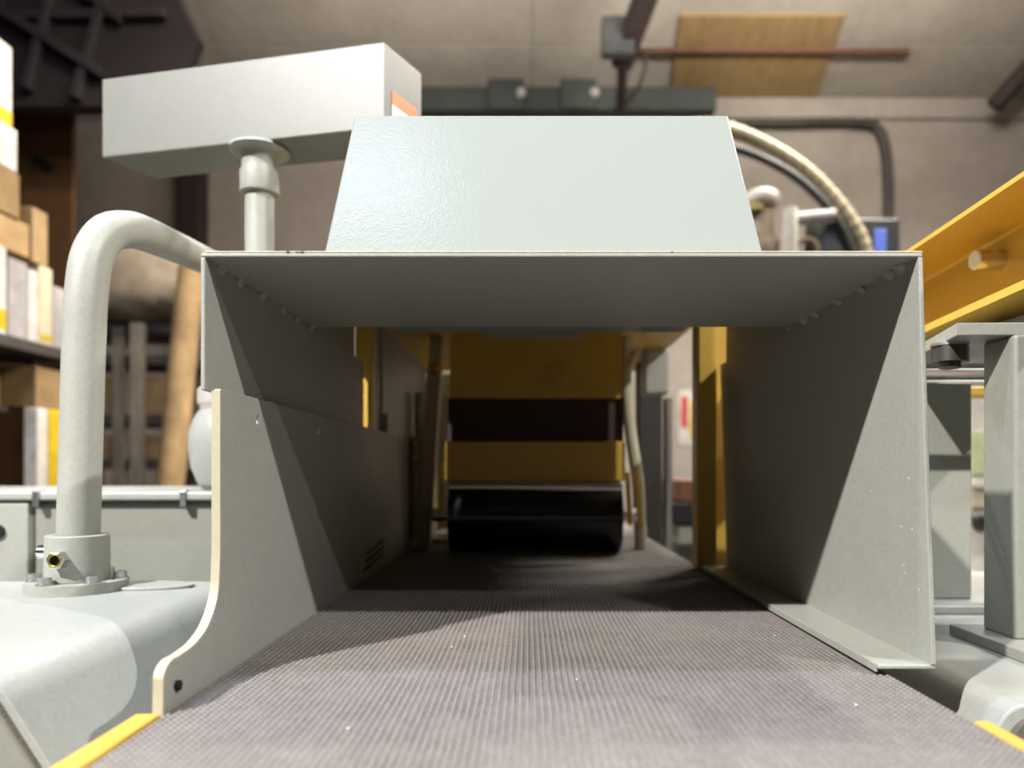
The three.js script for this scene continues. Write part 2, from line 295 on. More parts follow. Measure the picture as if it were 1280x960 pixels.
// ------------------------------------------------------------------ left housing, handrail, control box
{
  const t = thing('left_housing', 'pale folded sheet metal housing under the handrail at left', 'housing', [-0.7, -0.31, 0.7]);
  const off = (k) => {                             // folded profile with a rounded crease, moved inwards by k
    const p = [[-1.15, -0.142 - k]], a = [-0.415, -0.142], c = [-0.3815, -0.142], e = [-0.3655, -0.167];
    for (let i = 0; i <= 30; i++) { const t = i / 30, u = 1 - t, f = t; p.push([u * u * a[0] + 2 * u * t * c[0] + t * t * e[0] - k * 0.85 * f, u * u * a[1] + 2 * u * t * c[1] + t * t * e[1] - k * (1 - 0.45 * f)]); }
    p.push([-0.286 - k * 0.85, -0.292 - k * 0.55]); return p;
  };
  const ring = (a, b) => [...off(a), ...off(b).reverse()];
  part('shell', profileZ(ring(0, 0.006), 0.51, 0.915, 0.0008), M.paintWhite, t);
  part('gasket', profileZ(ring(0.0062, 0.0115), 0.512, 0.53), M.seal, t, 'dark crumbling seal strip');
  part('end_panel', profileZ([...off(0.0117), [-0.3, -0.31], [-1.15, -0.31]], 0.514, 0.9), M.paintGrey, t);
  part('stand', box(-1.1, -0.42, FLOOR, -0.31, 0.56, 0.88, 0.006), M.paintGrey, t);
  part('cover_plate', (() => { const s = []; for (let i = 0; i < 24; i++) { const a = i / 24 * Math.PI * 2; s.push([-0.475 + 0.07 * Math.cos(a), 0.872 + 0.03 * Math.sin(a)]); } return plan(s, -0.142, -0.1385, 0.001); })(), M.paintWhite, t);
}
const hexGeo = (r, h) => { const g = new THREE.CylinderGeometry(r, r, h, 6); return metricUV(g); };
{
  const t = thing('handrail', 'bent pale tubular handrail bolted to the left housing', 'handrail', [-0.533, -0.142, 0.85]);
  part('pipe', tube([V(-0.5325, -0.135, 0.85), V(-0.5285, 0.0, 0.85), V(-0.524, 0.15, 0.85), V(-0.5215, 0.21, 0.851), V(-0.518, 0.256, 0.858), V(-0.511, 0.288, 0.877), V(-0.504, 0.303, 0.91), V(-0.507, 0.312, 0.955), V(-0.522, 0.327, 1.04), V(-0.551, 0.355, 1.21), V(-0.583, 0.386, 1.4), V(-0.617, 0.419, 1.6)], 0.0228, 120, 28), M.paint, t);
  part('base_flange', cyl(-0.5315, -0.142, 0.85, 0.0535, 0.012, 56), M.paint, t);
  const sock = lathe([[0.024, 0], [0.0335, 0], [0.034, 0.001], [0.0335, 0.052], [0.0325, 0.0535], [0.025, 0.0535], [0.024, 0.052]], 48); sock.translate(-0.5315, E - 0.13, -0.85);
  part('socket', sock, M.paint, t);
  const head = hexGeo(0.0075, 0.007), washer = metricUV(new THREE.CylinderGeometry(0.0092, 0.0092, 0.0018, 24));
  for (const [a] of [[-0.05], [1.05], [2.1], [3.14], [4.2], [5.25]].map(([v]) => [v + 0.75])) {
    const p = V(-0.5315 + 0.0445 * Math.cos(a), -0.13, 0.85 - 0.0445 * Math.sin(a)); const b = partAt('bolt', head, M.zinc, t, p.clone().add(new THREE.Vector3(0, 0.0053, 0)), [0, a, 0]);
    const w = shadow(new THREE.Mesh(washer, M.zinc)); w.name = 'washer'; w.position.y = -0.0044; b.add(w);
  }
  const nutS = new THREE.Shape(); for (let i = 0; i < 6; i++) { const a = i * Math.PI / 3; i ? nutS.lineTo(0.0105 * Math.cos(a), 0.0105 * Math.sin(a)) : nutS.moveTo(0.0105, 0); } const hp = new THREE.Path(); hp.absarc(0, 0, 0.0062, 0, Math.PI * 2); nutS.holes.push(hp);
  const ng = metricUV(new THREE.ExtrudeGeometry(nutS, { depth: 0.011, bevelEnabled: true, bevelSize: 0.001, bevelThickness: 0.001, bevelOffset: -0.001, bevelSegments: 2 }));
  const n1 = partAt('set_screw', ng, M.zinc, t, V(-0.5305, -0.102, 0.8185), [0, 0, 0]);
  const rg = shadow(new THREE.Mesh(metricUV(new THREE.TorusGeometry(0.0068, 0.0014, 10, 28)), M.brass)); rg.name = 'brass_ring'; rg.position.z = 0.0115; n1.add(rg);
  const core = shadow(new THREE.Mesh(metricUV(new THREE.CylinderGeometry(0.0066, 0.0066, 0.006, 24).rotateX(Math.PI / 2)), M.ink)); core.name = 'screw_core'; core.position.z = 0.004; n1.add(core);
  partAt('lock_bolt', hexGeo(0.0095, 0.012), M.chrome, t, V(-0.568, -0.097, 0.848), [0, 0, Math.PI / 2]);
}
{
  const t = thing('control_box', 'long pale box on a post standing behind the sloped cover', 'box', [-0.421, -0.04, 1.13]);
  const A = [-0.684, 1.158], B = [-0.2115, 1.057], C = [-0.1695, 1.142], D = [A[0] + C[0] - B[0], A[1] + C[1] - B[1]];
  const g = plan([A, B, C, D], 0, 0.126, 0.002); g.translate(0, 0.502, 0); part('body', g, M.dimmedPaint, t);
  const post = lathe([[0.0218, -0.545], [0.0218, -0.072], [0.0222, -0.0715], [0.0295, -0.07], [0.0295, -0.036], [0.0268, -0.034], [0.027, -0.0075], [0.045, -0.0065], [0.045, -0.0005], [0, -0.0005]], 36); post.translate(-0.421, E + 0.5025, -1.13);
  part('post', post, M.paint, t);
  // orange and white warning sticker on the right end
  const cv = document.createElement('canvas'); cv.width = 128; cv.height = 160; const x = cv.getContext('2d'); x.fillStyle = '#e9e6ec'; x.fillRect(0, 0, 128, 160); x.fillStyle = '#e0702f'; x.fillRect(0, 0, 128, 52); x.fillStyle = '#c9c4cc'; for (let i = 0; i < 5; i++) x.fillRect(12, 72 + i * 16, 100 - (i % 2) * 22, 5);
  const ct = new THREE.CanvasTexture(cv); ct.colorSpace = THREE.SRGBColorSpace; const sm = new THREE.MeshStandardMaterial({ map: ct, roughness: 0.4 });
  const e = new THREE.Vector3(C[0] - B[0], 0, -(C[1] - B[1])), L = e.length(); e.normalize(); const n = new THREE.Vector3(-e.z, 0, e.x);
  const sg = new THREE.PlaneGeometry(0.063, 0.062), so = shadow(new THREE.Mesh(sg, sm)); so.name = 'warning_sticker'; so.userData.label = 'white sticker with an orange band';
  so.position.set(B[0] + e.x * L * 0.53 + n.x * 0.0006 + 0.421, 0.542 + 0.032, -B[1] + e.z * L * 0.53 + n.z * 0.0006 + 1.13); so.quaternion.setFromRotationMatrix(new THREE.Matrix4().makeBasis(e, new THREE.Vector3(0, 1, 0), n)); t.add(so);
}
{
  const t = thing('side_cabinet', 'grey green machine cabinet with a pale top lip behind the handrail', 'cabinet', [-0.7, FLOOR, 1.35]);
  part('body', box(-1.6, -0.32, FLOOR, -0.052, 1.2, 1.55, 0.006), M.paintGrey, t);
  part('top_lip', box(-1.6, -0.31, -0.052, -0.036, 1.185, 1.57, 0.005), M.paintWhite, t);
  for (const px of [48, 231]) { const c = part('clip', box((px - 664) * 1.19 / 900, (px - 656) * 1.19 / 900, -0.062, -0.034, 1.181, 1.2, 0.002), M.zinc, t); }
  part('rib', box(-1.6, -0.825, -0.3, -0.056, 1.188, 1.203, 0.003), M.paint, t);
  const k = new THREE.CylinderGeometry(0.011, 0.011, 0.006, 20); k.rotateX(Math.PI / 2); partAt('knob', metricUV(k), M.black, t, V(-0.873, -0.102, 1.186));
}
{
  const t = thing('oil_reservoir', 'white bulging canister with a short neck left of the hood wall', 'canister', [-0.526, -0.036, 1.28]);
  const body = lathe([[0, 0], [0.046, 0], [0.056, 0.012], [0.067, 0.04], [0.0715, 0.075], [0.0705, 0.1], [0.064, 0.122], [0.056, 0.137], [0.05, 0.1425]], 44); body.translate(-0.526, E - 0.036, -1.28); part('body', body, M.paintWhite, t);
  const nk = lathe([[0.052, 0.138], [0.054, 0.15], [0.057, 0.152], [0.057, 0.176], [0.053, 0.18], [0, 0.18]], 40); nk.translate(-0.526, E - 0.036, -1.28); part('neck', nk, M.greyBox, t);
}

// ------------------------------------------------------------------ right side: channel, bracket, posts, housing
{
  const t = thing('yellow_channel', 'yellow steel channel beam rising toward the viewer at right', 'beam', [0.55, 0.16, 0.95]);
  // section in x (toward web) and y, swept along d with a slight slope
  const s = [[0.5105, 0.0], [0.600, 0.0], [0.600, 0.121], [0.5105, 0.121], [0.5105, 0.1155], [0.588, 0.113], [0.5915, 0.1095], [0.5915, 0.0135], [0.588, 0.010], [0.5105, 0.009]];
  const g = extrude(s, 1.3, 0.001); g.applyMatrix4(new THREE.Matrix4().set(1, 0, 0, 0, 0, 1, 0.052, E + 0.147, 0, 0, 1, -1.5, 0, 0, 0, 1));
  part('channel', g, M.yellow, t);
  const b = new THREE.CylinderGeometry(0.0125, 0.0125, 0.034, 28); b.rotateZ(Math.PI / 2); partAt('bolt', metricUV(b), M.chrome, t, V(0.576, 0.262, 0.9), [0, 0, 0]);
  const e = new THREE.CylinderGeometry(0.0112, 0.0118, 0.003, 28); e.rotateZ(Math.PI / 2); partAt('bolt_end', metricUV(e), mat(0xe8eaec, { rough: 0.4, map: null }), t, V(0.5585, 0.262, 0.9), [0, 0, 0]);
}
{
  const t = thing('bracket_plate', 'light grey chamfered bracket plate below the yellow channel', 'bracket', [0.55, 0.141, 0.85]);
  part('plate', plan([[0.456, 0.765], [0.72, 0.755], [0.72, 1.0], [0.52, 1.0], [0.484, 0.88]], 0.1425, 0.156, 0.0012), M.paint, t);
  part('washer', cyl(0.4775, 0.1395, 0.815, 0.0195, 0.003, 36), M.zinc, t);
  part('nut', (() => { const g = new THREE.CylinderGeometry(0.0195, 0.0195, 0.018, 6); g.rotateY(0.25); g.translate(0.4775, E + 0.1305, -0.815); return g; })(), M.darkSteel, t);
  part('bolt_end', cyl(0.4775, 0.1145, 0.815, 0.011, 0.008, 24), M.darkSteel, t);
  part('spacer', box(0.56, 0.6, 0.155, 0.176, 0.77, 0.95, 0.003), M.paintGrey, t);
}
{
  const t = thing('support_post', 'grey square post with a foot plate at the right edge', 'post', [0.56, -0.19, 0.78]);
  part('tube', box(0.5125, 0.60, -0.18, 0.1425, 0.757, 0.812, 0.004), M.paintGrey, t);
  part('foot_plate', box(0.488, 0.66, -0.191, -0.179, 0.69, 0.835, 0.0015), M.paintGrey, t);
}
{
  const t = thing('back_plate', 'upright grey green plate between the hood and the square post', 'plate', [0.5, -0.19, 1.02]);
  part('plate', box(0.40, 0.617, -0.18, 0.121, 1.0, 1.02, 0.003), M.paintGrey, t);
  part('foot', box(0.40, 0.72, -0.191, -0.18, 0.95, 1.06, 0.002), M.paintWhite, t);
}
tag(struct('guide_rod', rod(V(0.40, 0.128, 0.9), V(0.75, 0.128, 0.9), 0.0048, 16), M.chrome), 'upper thin polished rod behind the bracket nut', 'rod', 'polished rods behind the nut');
tag(struct('guide_rod_001', rod(V(0.40, 0.114, 0.905), V(0.75, 0.114, 0.905), 0.0042, 16), M.chrome), 'lower thin polished rod behind the bracket nut', 'rod', 'polished rods behind the nut');
{
  const t = thing('right_housing', 'pale rounded sheet metal housing right of the belt', 'housing', [0.75, -0.31, 0.95]);
  const s = new THREE.Shape(); s.moveTo(1.2, -0.31); s.lineTo(1.2, -0.191); s.lineTo(0.408, -0.191); s.quadraticCurveTo(0.393, -0.191, 0.385, -0.204); s.lineTo(0.322, -0.31);
  part('stand', box(0.42, 1.15, FLOOR, -0.31, 0.65, 1.3, 0.006), M.paintGrey, t);
  part('shell', profileZ(s, 0.585, 0.93, 0.002), M.paintWhite, t);
  part('rear_shell', profileZ([[1.2, -0.31], [1.2, -0.191], [0.36, -0.191], [0.36, -0.31]], 0.934, 1.35, 0.002), M.paintWhite, t);
  const e = new THREE.Shape(); e.moveTo(1.2, -0.31); e.lineTo(1.2, -0.2); e.lineTo(0.414, -0.2); e.quadraticCurveTo(0.4, -0.2, 0.393, -0.211); e.lineTo(0.334, -0.31);
  part('gasket', profileZ(e, 0.578, 0.586), M.seal, t, 'dark seal strip');
  const e2 = new THREE.Shape(); e2.moveTo(1.2, -0.31); e2.lineTo(1.2, -0.207); e2.lineTo(0.418, -0.207); e2.quadraticCurveTo(0.405, -0.207, 0.398, -0.218); e2.lineTo(0.344, -0.31);
  part('end_panel', profileZ(e2, 0.57, 0.579), M.paintGrey, t);
}

// ------------------------------------------------------------------ inside the machine
{
  const t = thing('drum_portal', 'yellow portal housing carried by posts over the belt', 'machine head', [0.02, -0.3, 1.5]);
  part('body', box(-0.30, 0.335, 0.285, 0.5, 1.17, 2.1, 0.01), M.yellow, t);
  part('post', box(-0.2855, -0.2585, FLOOR, 0.29, 1.19, 1.23, 0.002), M.yellow, t);
  part('post', box(0.288, 0.3215, -0.1705, 0.29, 1.225, 1.265, 0.002), M.yellow, t);
  part('post', box(0.325, 0.36, FLOOR, 0.29, 1.27, 1.31, 0.002), M.yellow, t);
  part('post', box(0.31, 0.345, FLOOR, 0.29, 2.05, 2.09, 0.002), M.yellow, t);
  part('post', box(-0.31, -0.265, FLOOR, 0.29, 2.05, 2.09, 0.002), M.yellow, t);
  for (const [x0, x1] of [[-0.289, -0.2865], [0.3275, 0.33]]) part('light_block_cheek', profileX([[0.9, 0.178], [1.19, 0.178], [1.19, 0.29], [1.17, 0.29]], x0, x1), M.paint, t);  // added cheeks closing the side openings against light from above
  part('light_block_panel', profileX([[0.893, 0.1815], [1.175, 0.287], [1.175, 0.291], [0.893, 0.1855]], -0.289, 0.33), M.paint, t);  // added panel closing the gap where strip lamp light fell in
  part('light_block_sheet', box(-0.290, -0.287, -0.31, 0.2865, 1.235, 2.04, 0.001), M.paintGrey, t);  // added sheet keeping light from the left out of the interior
  part('cross_bar', box(-0.24, 0.28, 0.262, 0.285, 1.22, 1.25, 0.003), M.darkSteel, t);
}
{
  const t = thing('roller_guard', 'yellow sheet guard with a dark rubber flap over the black drum', 'guard', [0.0155, -0.017, 1.42]);
  part('upper_panel', plan([[-0.153, 1.41], [0.184, 1.41], [0.184, 1.425], [-0.153, 1.425]], 0.14, 0.29, 0.002), M.yellow, t);
  part('rubber_flap', box(-0.158, 0.188, 0.05, 0.142, 1.418, 1.428, 0.002), mat(0x3a2626, { rough: 0.8, bump: 'fine' }), t);
  part('lower_panel', box(-0.162, 0.19, -0.022, 0.055, 1.405, 1.42, 0.003), M.yellow, t);
  part('bright_strip_bar', box(-0.082, 0.112, 0.255, 0.2665, 1.392, 1.41, 0.002), M.cream, t);  // pale paint stands in for a bright strip of light
  part('light_patch_tab', profileZ([[0.035, 0.203], [0.062, 0.157], [0.076, 0.166], [0.075, 0.199]], 1.402, 1.411, 0.001), M.yellow, t, 'yellow plate standing for a patch of light');  // thin plate shaped after a patch of light on the guard
  part('highlight_rod', rod(V(-0.152, -0.034, 1.398), V(0.182, -0.034, 1.398), 0.0078), M.chrome, t);  // added chrome rod standing for the highlight along the drum
  part('strap', bar(V(0.197, -0.005, 1.43), V(0.203, -0.11, 1.43), 0.012, 0.008), M.yellow, t);
  part('strap', bar(V(0.214, -0.005, 1.44), V(0.226, -0.12, 1.44), 0.01, 0.008), M.yellow, t);
  part('strap', bar(V(-0.169, 0.015, 1.43), V(-0.172, -0.09, 1.43), 0.012, 0.008), M.yellow, t);
}
{
  const t = thing('feed_drum', 'glossy black drum resting across the belt inside the machine', 'drum', [0.0145, -0.095, 1.52]);
  part('drum', (() => { const g = new THREE.CylinderGeometry(0.076, 0.076, 0.352, 64); g.rotateZ(Math.PI / 2); g.translate(0.0145, E - 0.0955, -1.51); return g; })(), M.gloss, t);
  part('shaft', rod(V(-0.20, -0.0955, 1.51), V(0.23, -0.0955, 1.51), 0.014), M.zinc, t);
}
{
  const t = thing('cast_upright', 'pale slanted cast bar left of the black drum', 'bar', [-0.21, -0.17, 1.56]);
  part('casting', bar(V(-0.226, -0.172, 1.56), V(-0.197, 0.285, 1.56), 0.03, 0.03), M.cream, t);
  const k = new THREE.SphereGeometry(0.013, 20, 14); partAt('knob', metricUV(k), M.yellow, t, V(-0.195, 0.215, 1.54));
}
{
  const t = thing('cast_upright', 'pale curved cast bar right of the black drum', 'bar', [0.23, -0.17, 1.56]);
  part('casting', tube([V(0.214, 0.285, 1.56), V(0.212, 0.2, 1.56), V(0.222, 0.08, 1.56), V(0.238, -0.03, 1.56), V(0.243, -0.172, 1.56)], 0.013, 40, 16), M.cream, t);
  part('link', bar(V(0.214, 0.22, 1.55), V(0.235, 0.26, 1.55), 0.012, 0.012), M.zinc, t);
}
{
  const t = thing('drive_unit', 'pale upright gear box left of the drum inside the machine', 'gear box', [-0.287, -0.17, 1.78]);
  part('body', box(-0.284, -0.236, -0.172, 0.08, 1.74, 1.84, 0.006), M.paint, t);
  part('motor', cyl(-0.266, 0.08, 1.78, 0.0145, 0.11, 24), M.greyBox, t);
  for (const y of [0.062, 0.03]) { const g = new THREE.SphereGeometry(0.006, 14, 10); partAt('bolt', metricUV(g), M.zinc, t, V(-0.274, y, 1.738)); }
  part('foot', box(-0.285, -0.19, -0.1735, -0.163, 1.70, 1.86, 0.002), M.zinc, t);
}
{
  const t = thing('hanging_box', 'beige rounded box hanging beside the drum at right', 'box', [0.305, 0.285, 1.72]);
  part('shell', box(0.274, 0.336, 0.178, 0.287, 1.70, 1.76, 0.010), M.paint, t);
}
{
  const t = thing('dark_column', 'dark upright column behind the hanging beige box', 'column', [0.335, -0.2, 1.93]);
  part('column', box(0.292, 0.355, -0.31, 0.287, 1.9, 1.96, 0.004), mat(0x2c2a25, { rough: 0.6 }), t);
  part('pipe', cyl(0.372, -0.31, 1.92, 0.012, 0.5, 24), M.zinc, t);
}
{
  const t = thing('inner_panel', 'grey inner panel blocking the bright background at the left behind the drum', 'panel', [-0.37, -0.3, 2.0]);
  part('sheet', box(-0.48, -0.20, FLOOR, 0.285, 2.12, 2.14, 0.002), M.paintGrey, t);  // sheet widened to block bright background left of the drum
}
{
  const t = thing('hanging_rod', 'thin bright rod with a white tab left of the drum guard', 'rod', [-0.272, 0.07, 1.35]);
  part('rod', rod(V(-0.274, 0.1, 1.35), V(-0.274, 0.285, 1.35), 0.004, 14), M.zinc, t);
  part('tab', box(-0.279, -0.262, 0.0695, 0.104, 1.345, 1.35, 0.001), M.paintWhite, t);
}
{
  const t = thing('tool_stand', 'low stand with dark trays behind the right post of the yellow portal', 'stand', [0.62, FLOOR, 2.5]);
  part('leg', box(0.50, 0.86, FLOOR, -0.25, 2.4, 2.7, 0.004), M.darkSteel, t);
  part('tray', box(0.50, 0.86, -0.25, -0.182, 2.4, 2.7, 0.006), M.paint, t);
  part('tray', box(0.475, 0.86, -0.18, -0.11, 2.38, 2.7, 0.006), M.black, t);
  part('tray', box(0.50, 0.86, -0.108, -0.034, 2.4, 2.7, 0.006), M.rust, t);
}
tag(struct('small_block', cyl(0.262, -0.1735, 1.63, 0.007, 0.045, 20), M.cream), 'small cream stub standing right of the drum', 'stub');

// ------------------------------------------------------------------ back left: shelving, boxes, rack, tube, loft
const SX = -2.06;
{
  const t = thing('shelving_unit', 'dark shelving unit full of boxes at the left edge', 'shelf', [-2.35, FLOOR, 2.95]);
  for (const [y0, y1] of [[0.482, 0.53], [-0.14, -0.1], [0.24, 0.262]]) part('shelf_board', box(-2.62, y1 > 0.2 && y1 < 0.4 ? SX - 0.12 : SX + 0.02, y0, y1, 2.3, y1 > 0.2 && y1 < 0.4 ? 3.02 : 3.27, 0.004), M.shelfBoard, t);
  for (const d of [2.32, 3.25]) for (const x of [-2.6, SX - 0.18]) part('post', box(x - 0.02, x + 0.02, FLOOR, 0.53, d - 0.02, d + 0.02, 0.002), M.rackPost, t);
}
function carton(name, label, cat, m, x0, x1, y0, y1, d0, d1, group, tape) {
  const t = thing(name, label, cat, [(x0 + x1) / 2, y0, (d0 + d1) / 2], group); part('body', box(x0, x1, y0, y1, d0, d1, 0.006), m, t);
  if (tape) part(tape[0], box(x1 - 0.004, x1 + 0.002, tape[2], tape[3], d0 + 0.004, d1 - 0.004, 0.001), tape[1], t, tape[4]); return t;
}
carton('binder', 'white binder with a yellow foot at the left end of the shelf row', 'binder', M.whiteBox, SX - 0.3, SX, 0.53, 0.875, 2.75, 2.846, 'binders on the shelf', ['spine_label', M.yellowBox, 0.55, 0.63, 'yellow label']);
carton('binder', 'pale grey binder right beside the white binder with a yellow foot', 'binder', M.greyBox, SX - 0.3, SX, 0.53, 0.845, 2.858, 2.965, 'binders on the shelf');
carton('binder', 'plain white binder wedged between the pale grey binder and the cream binder', 'binder', M.whiteBox, SX - 0.3, SX, 0.53, 0.83, 2.972, 3.03, 'binders on the shelf');
carton('binder', 'cream binder with a tan spine near the right end of the row', 'binder', M.creamBox, SX - 0.3, SX, 0.53, 0.865, 3.036, 3.12, 'binders on the shelf', ['spine_label', M.yellowBox, 0.55, 0.575, 'yellow label']);
carton('binder', 'light grey binder at the right end of the shelf row', 'binder', M.greyBox, SX - 0.3, SX, 0.53, 0.80, 3.127, 3.21, 'binders on the shelf');
carton('cardboard_carton', 'wide tan carton lying on the shelf binders', 'carton', M.card, SX - 0.42, SX - 0.01, 0.875, 1.012, 2.72, 2.99, 'cartons on the binders');
carton('cardboard_carton', 'tall tan carton on the right end of the binders', 'carton', M.card, SX - 0.4, SX, 0.866, 1.095, 2.995, 3.09, 'cartons on the binders');
carton('cardboard_carton', 'small tan carton below the white cartons', 'carton', M.cardDark, SX - 0.4, SX, 1.012, 1.195, 2.72, 2.92, 'cartons on the binders');
carton('white_carton', 'small white carton below the topmost white carton', 'carton', M.whiteBox, SX - 0.4, SX, 1.195, 1.365, 2.7, 2.905, 'white cartons atop the shelf');
carton('white_carton', 'topmost white carton with a yellow corner at the upper left', 'carton', M.whiteBox, SX - 0.4, SX - 0.01, 1.367, 1.69, 2.7, 2.89, 'white cartons atop the shelf', ['corner_mark', M.yellowBox, 1.367, 1.43, 'yellow mark']);
carton('yellow_carton', 'tall narrow yellow carton below the shelf board', 'carton', M.yellowBox, SX - 0.07, SX, -0.1, 0.262, 3.098, 3.185);
carton('white_slab', 'tall white slab standing left of the yellow carton', 'slab', M.whiteBox, SX - 0.06, SX, -0.1, 0.262, 3.025, 3.09);
carton('cardboard_carton', 'brown carton on top of the yellow carton', 'carton', M.cardDark, SX - 0.32, SX - 0.01, 0.264, 0.435, 3.03, 3.2);
carton('brown_crate', 'dark brown crate low at the left frame edge', 'crate', M.cabinetWood, SX - 0.5, SX - 0.14, -0.1, 0.04, 2.6, 2.98);
carton('black_bin', 'black plastic bin resting on the brown crate', 'bin', M.black, SX - 0.48, SX - 0.13, 0.04, 0.17, 2.62, 2.96);
carton('cardboard_carton', 'dull carton on the middle board at the left frame edge', 'carton', M.cardDark, SX - 0.5, SX - 0.14, 0.262, 0.40, 2.6, 3.0);
{
  const t = thing('tall_board', 'tall brown wooden board with a black handle behind the white cartons', 'board', [-3.1, FLOOR, 4.62]);
  part('body', box(-3.75, -2.905, FLOOR, 2.29, 4.6, 4.64, 0.01), M.cabinetWood, t);
  part('handle', bar(V(-3.15, 1.98, 4.595), V(-3.03, 1.92, 4.595), 0.03, 0.06), M.black, t);
}
{
  const t = thing('tube_rack', 'dark steel rack carrying a beige bundle behind the handrail', 'rack', [-2.3, FLOOR, 4.3]);
  for (const [x, d] of [[-2.38, 4.2], [-2.22, 4.1], [-2.7, 4.5], [-2.06, 4.5]]) part('post', box(x - 0.032, x + 0.032, FLOOR, 0.83, d - 0.03, d + 0.03, 0.004), M.rackPost, t);
  for (const y of [0.61, 0.26, 0.0, 0.79, -0.45]) part('rail', box(-2.78, -2.0, y, y + 0.06, 4.19, 4.56, 0.006), M.shelfBoard, t);
}
{
  const g = new THREE.SphereGeometry(1, 40, 28), p = g.attributes.position, nz = tileNoise(12, 64, 8);
  for (let i = 0; i < p.count; i++) { const v = new THREE.Vector3().fromBufferAttribute(p, i), se = (q) => Math.sign(q) * Math.pow(Math.abs(q), 0.6), k = 0.95 + 0.1 * nz[(Math.floor((v.x + 1) * 31) * 64 + Math.floor((v.y + 1) * 31)) % 4096]; p.setXYZ(i, se(v.x) * 0.33 * k, se(v.y) * 0.235 * k, se(v.z) * 0.3 * k); }
  g.computeVertexNormals(); g.translate(-2.31, E + 1.085, -4.35); tag(struct('beige_sack', g, M.bag), 'large beige stuffed sack lying on the tube rack', 'sack');
}
carton('cardboard_carton', 'tan carton in the middle of the tube rack', 'carton', M.cardDark, -2.7, -2.1, 0.32, 0.55, 4.22, 4.5);
carton('cardboard_carton', 'low tan carton at the bottom of the visible tube rack', 'carton', M.cardDark, -2.7, -2.1, 0.06, 0.2, 4.22, 4.5);
{
  const t = thing('cardboard_tube', 'long brown cardboard tube leaning beside the rack', 'tube', [-2.07, FLOOR, 4.0]);
  const c = new THREE.LineCurve3(V(-2.08, FLOOR, 3.98), V(-1.895, 1.13, 4.06)); part('tube', capped(c, 0.072, 1, 32), M.card, t);
}
{
  const t = thing('cardboard_tube', 'darker cardboard tube standing right of the leaning one', 'tube', [-1.9, FLOOR, 4.3]);
  part('tube', rod(V(-1.96, FLOOR, 4.3), V(-1.83, 1.05, 4.36), 0.06), mat(0x5d4730, { rough: 0.9, map: 'grime' }), t);
}
tag(struct('steel_column', box(-3.06, -2.87, FLOOR, 3.15, 6.28, 6.47, 0.01), M.darkBrown), 'dark brown steel column standing against the back wall', 'column');
{
  const t = thing('storage_loft', 'dark brown storage loft under the roof at upper left', 'loft', [-3.6, 2.1, 4.4]);
  const P = [[-5.14, 2.12], [-2.2, 2.12], [-2.02, 2.3], [-1.93, 2.52], [-2.03, 2.74], [-2.1, 2.95], [-2.12, roofY(4.2) - 0.03], [-5.14, roofY(4.2) - 0.03]];
  part('front_panel', profileZ(P, 4.2, 4.3, 0.004), M.loft, t);
  part('deck', box(-5.14, -2.2, 2.31, 2.4, 4.3, 4.7, 0.004), M.loft, t);
  for (const [a, b, w] of [[[-3.2, 2.75], [-2.45, 2.28], 0.09], [[-3.0, 3.1], [-2.35, 2.6], 0.07], [[-3.3, 2.45], [-2.75, 2.95], 0.08], [[-2.62, 2.15], [-2.4, 2.9], 0.06], [[-2.9, 2.2], [-2.75, 2.75], 0.07], [[-3.4, 2.62], [-2.1, 2.64], 0.05]])
    part('strut', bar(V(a[0], a[1], 4.17), V(b[0], b[1], 4.17), w, 0.05), M.strut, t);
}

// ------------------------------------------------------------------ back wall and roof fittings
{
  const t = thing('crane_rail', 'dark green steel rail on the back wall above the cover', 'rail', [0.33, 3.08, 6.25]);
  part('beam', box(-1.6, 1.62, 3.09, 3.29, 6.18, 6.32, 0.01), M.green, t);
  for (const [x0, x1] of [[-0.345, -0.035], [0.275, 0.585]]) { const b = part('trolley', box(x0, x1, 3.075, 3.335, 6.13, 6.36, 0.02), M.green, t); const k = new THREE.SphereGeometry(0.045, 18, 14); const o = partAt('knob', metricUV(k), M.greyBox, t, V(x1 - 0.02, 3.2, 6.12)); }
  for (const x of [-1.4, 0.1, 1.4]) part('bracket', box(x - 0.05, x + 0.05, 3.12, 3.26, 6.3, 6.5, 0.005), M.green, t);
}
{
  const t = thing('roof_strut', 'dark brown strut hanging down from the roof above the rail', 'strut', [0.7, 3.0, 5.4]);
  const a = V(0.69, 3.03, 5.4), s = new THREE.Vector3(0.12, 0.23, 0.4), b = a.clone().addScaledVector(s, 5.45); part('bar', bar(a, b, 0.15, 0.12), M.darkBrown, t);
  part('drop_rod', tube([V(0.71, 3.09, 5.38), V(0.75, 3.02, 5.8), V(0.79, 3.09, 6.2)], 0.04, 24, 14), M.darkBrown, t);
}
tag(struct('junction_box', box(0.53, 0.77, 2.99, 3.27, 5.17, 5.27, 0.02), M.boxGrey), 'grey junction box fixed on the hanging roof strut', 'junction box');
tag(struct('roof_pipe', rod(V(0.82, 3.466, 5.95), V(3.15, 3.462, 5.95), 0.024), M.rust), 'thin rusty pipe running below the plywood roof patch', 'pipe');
tag(struct('hanging_cable', tube([V(0.95, 3.46, 5.93), V(0.96, 3.3, 5.88), V(0.9, 3.14, 5.95), V(0.8, 3.09, 6.18)], 0.017, 32, 10), M.conduit), 'thin cable looping from the rusty pipe to the green rail', 'cable');
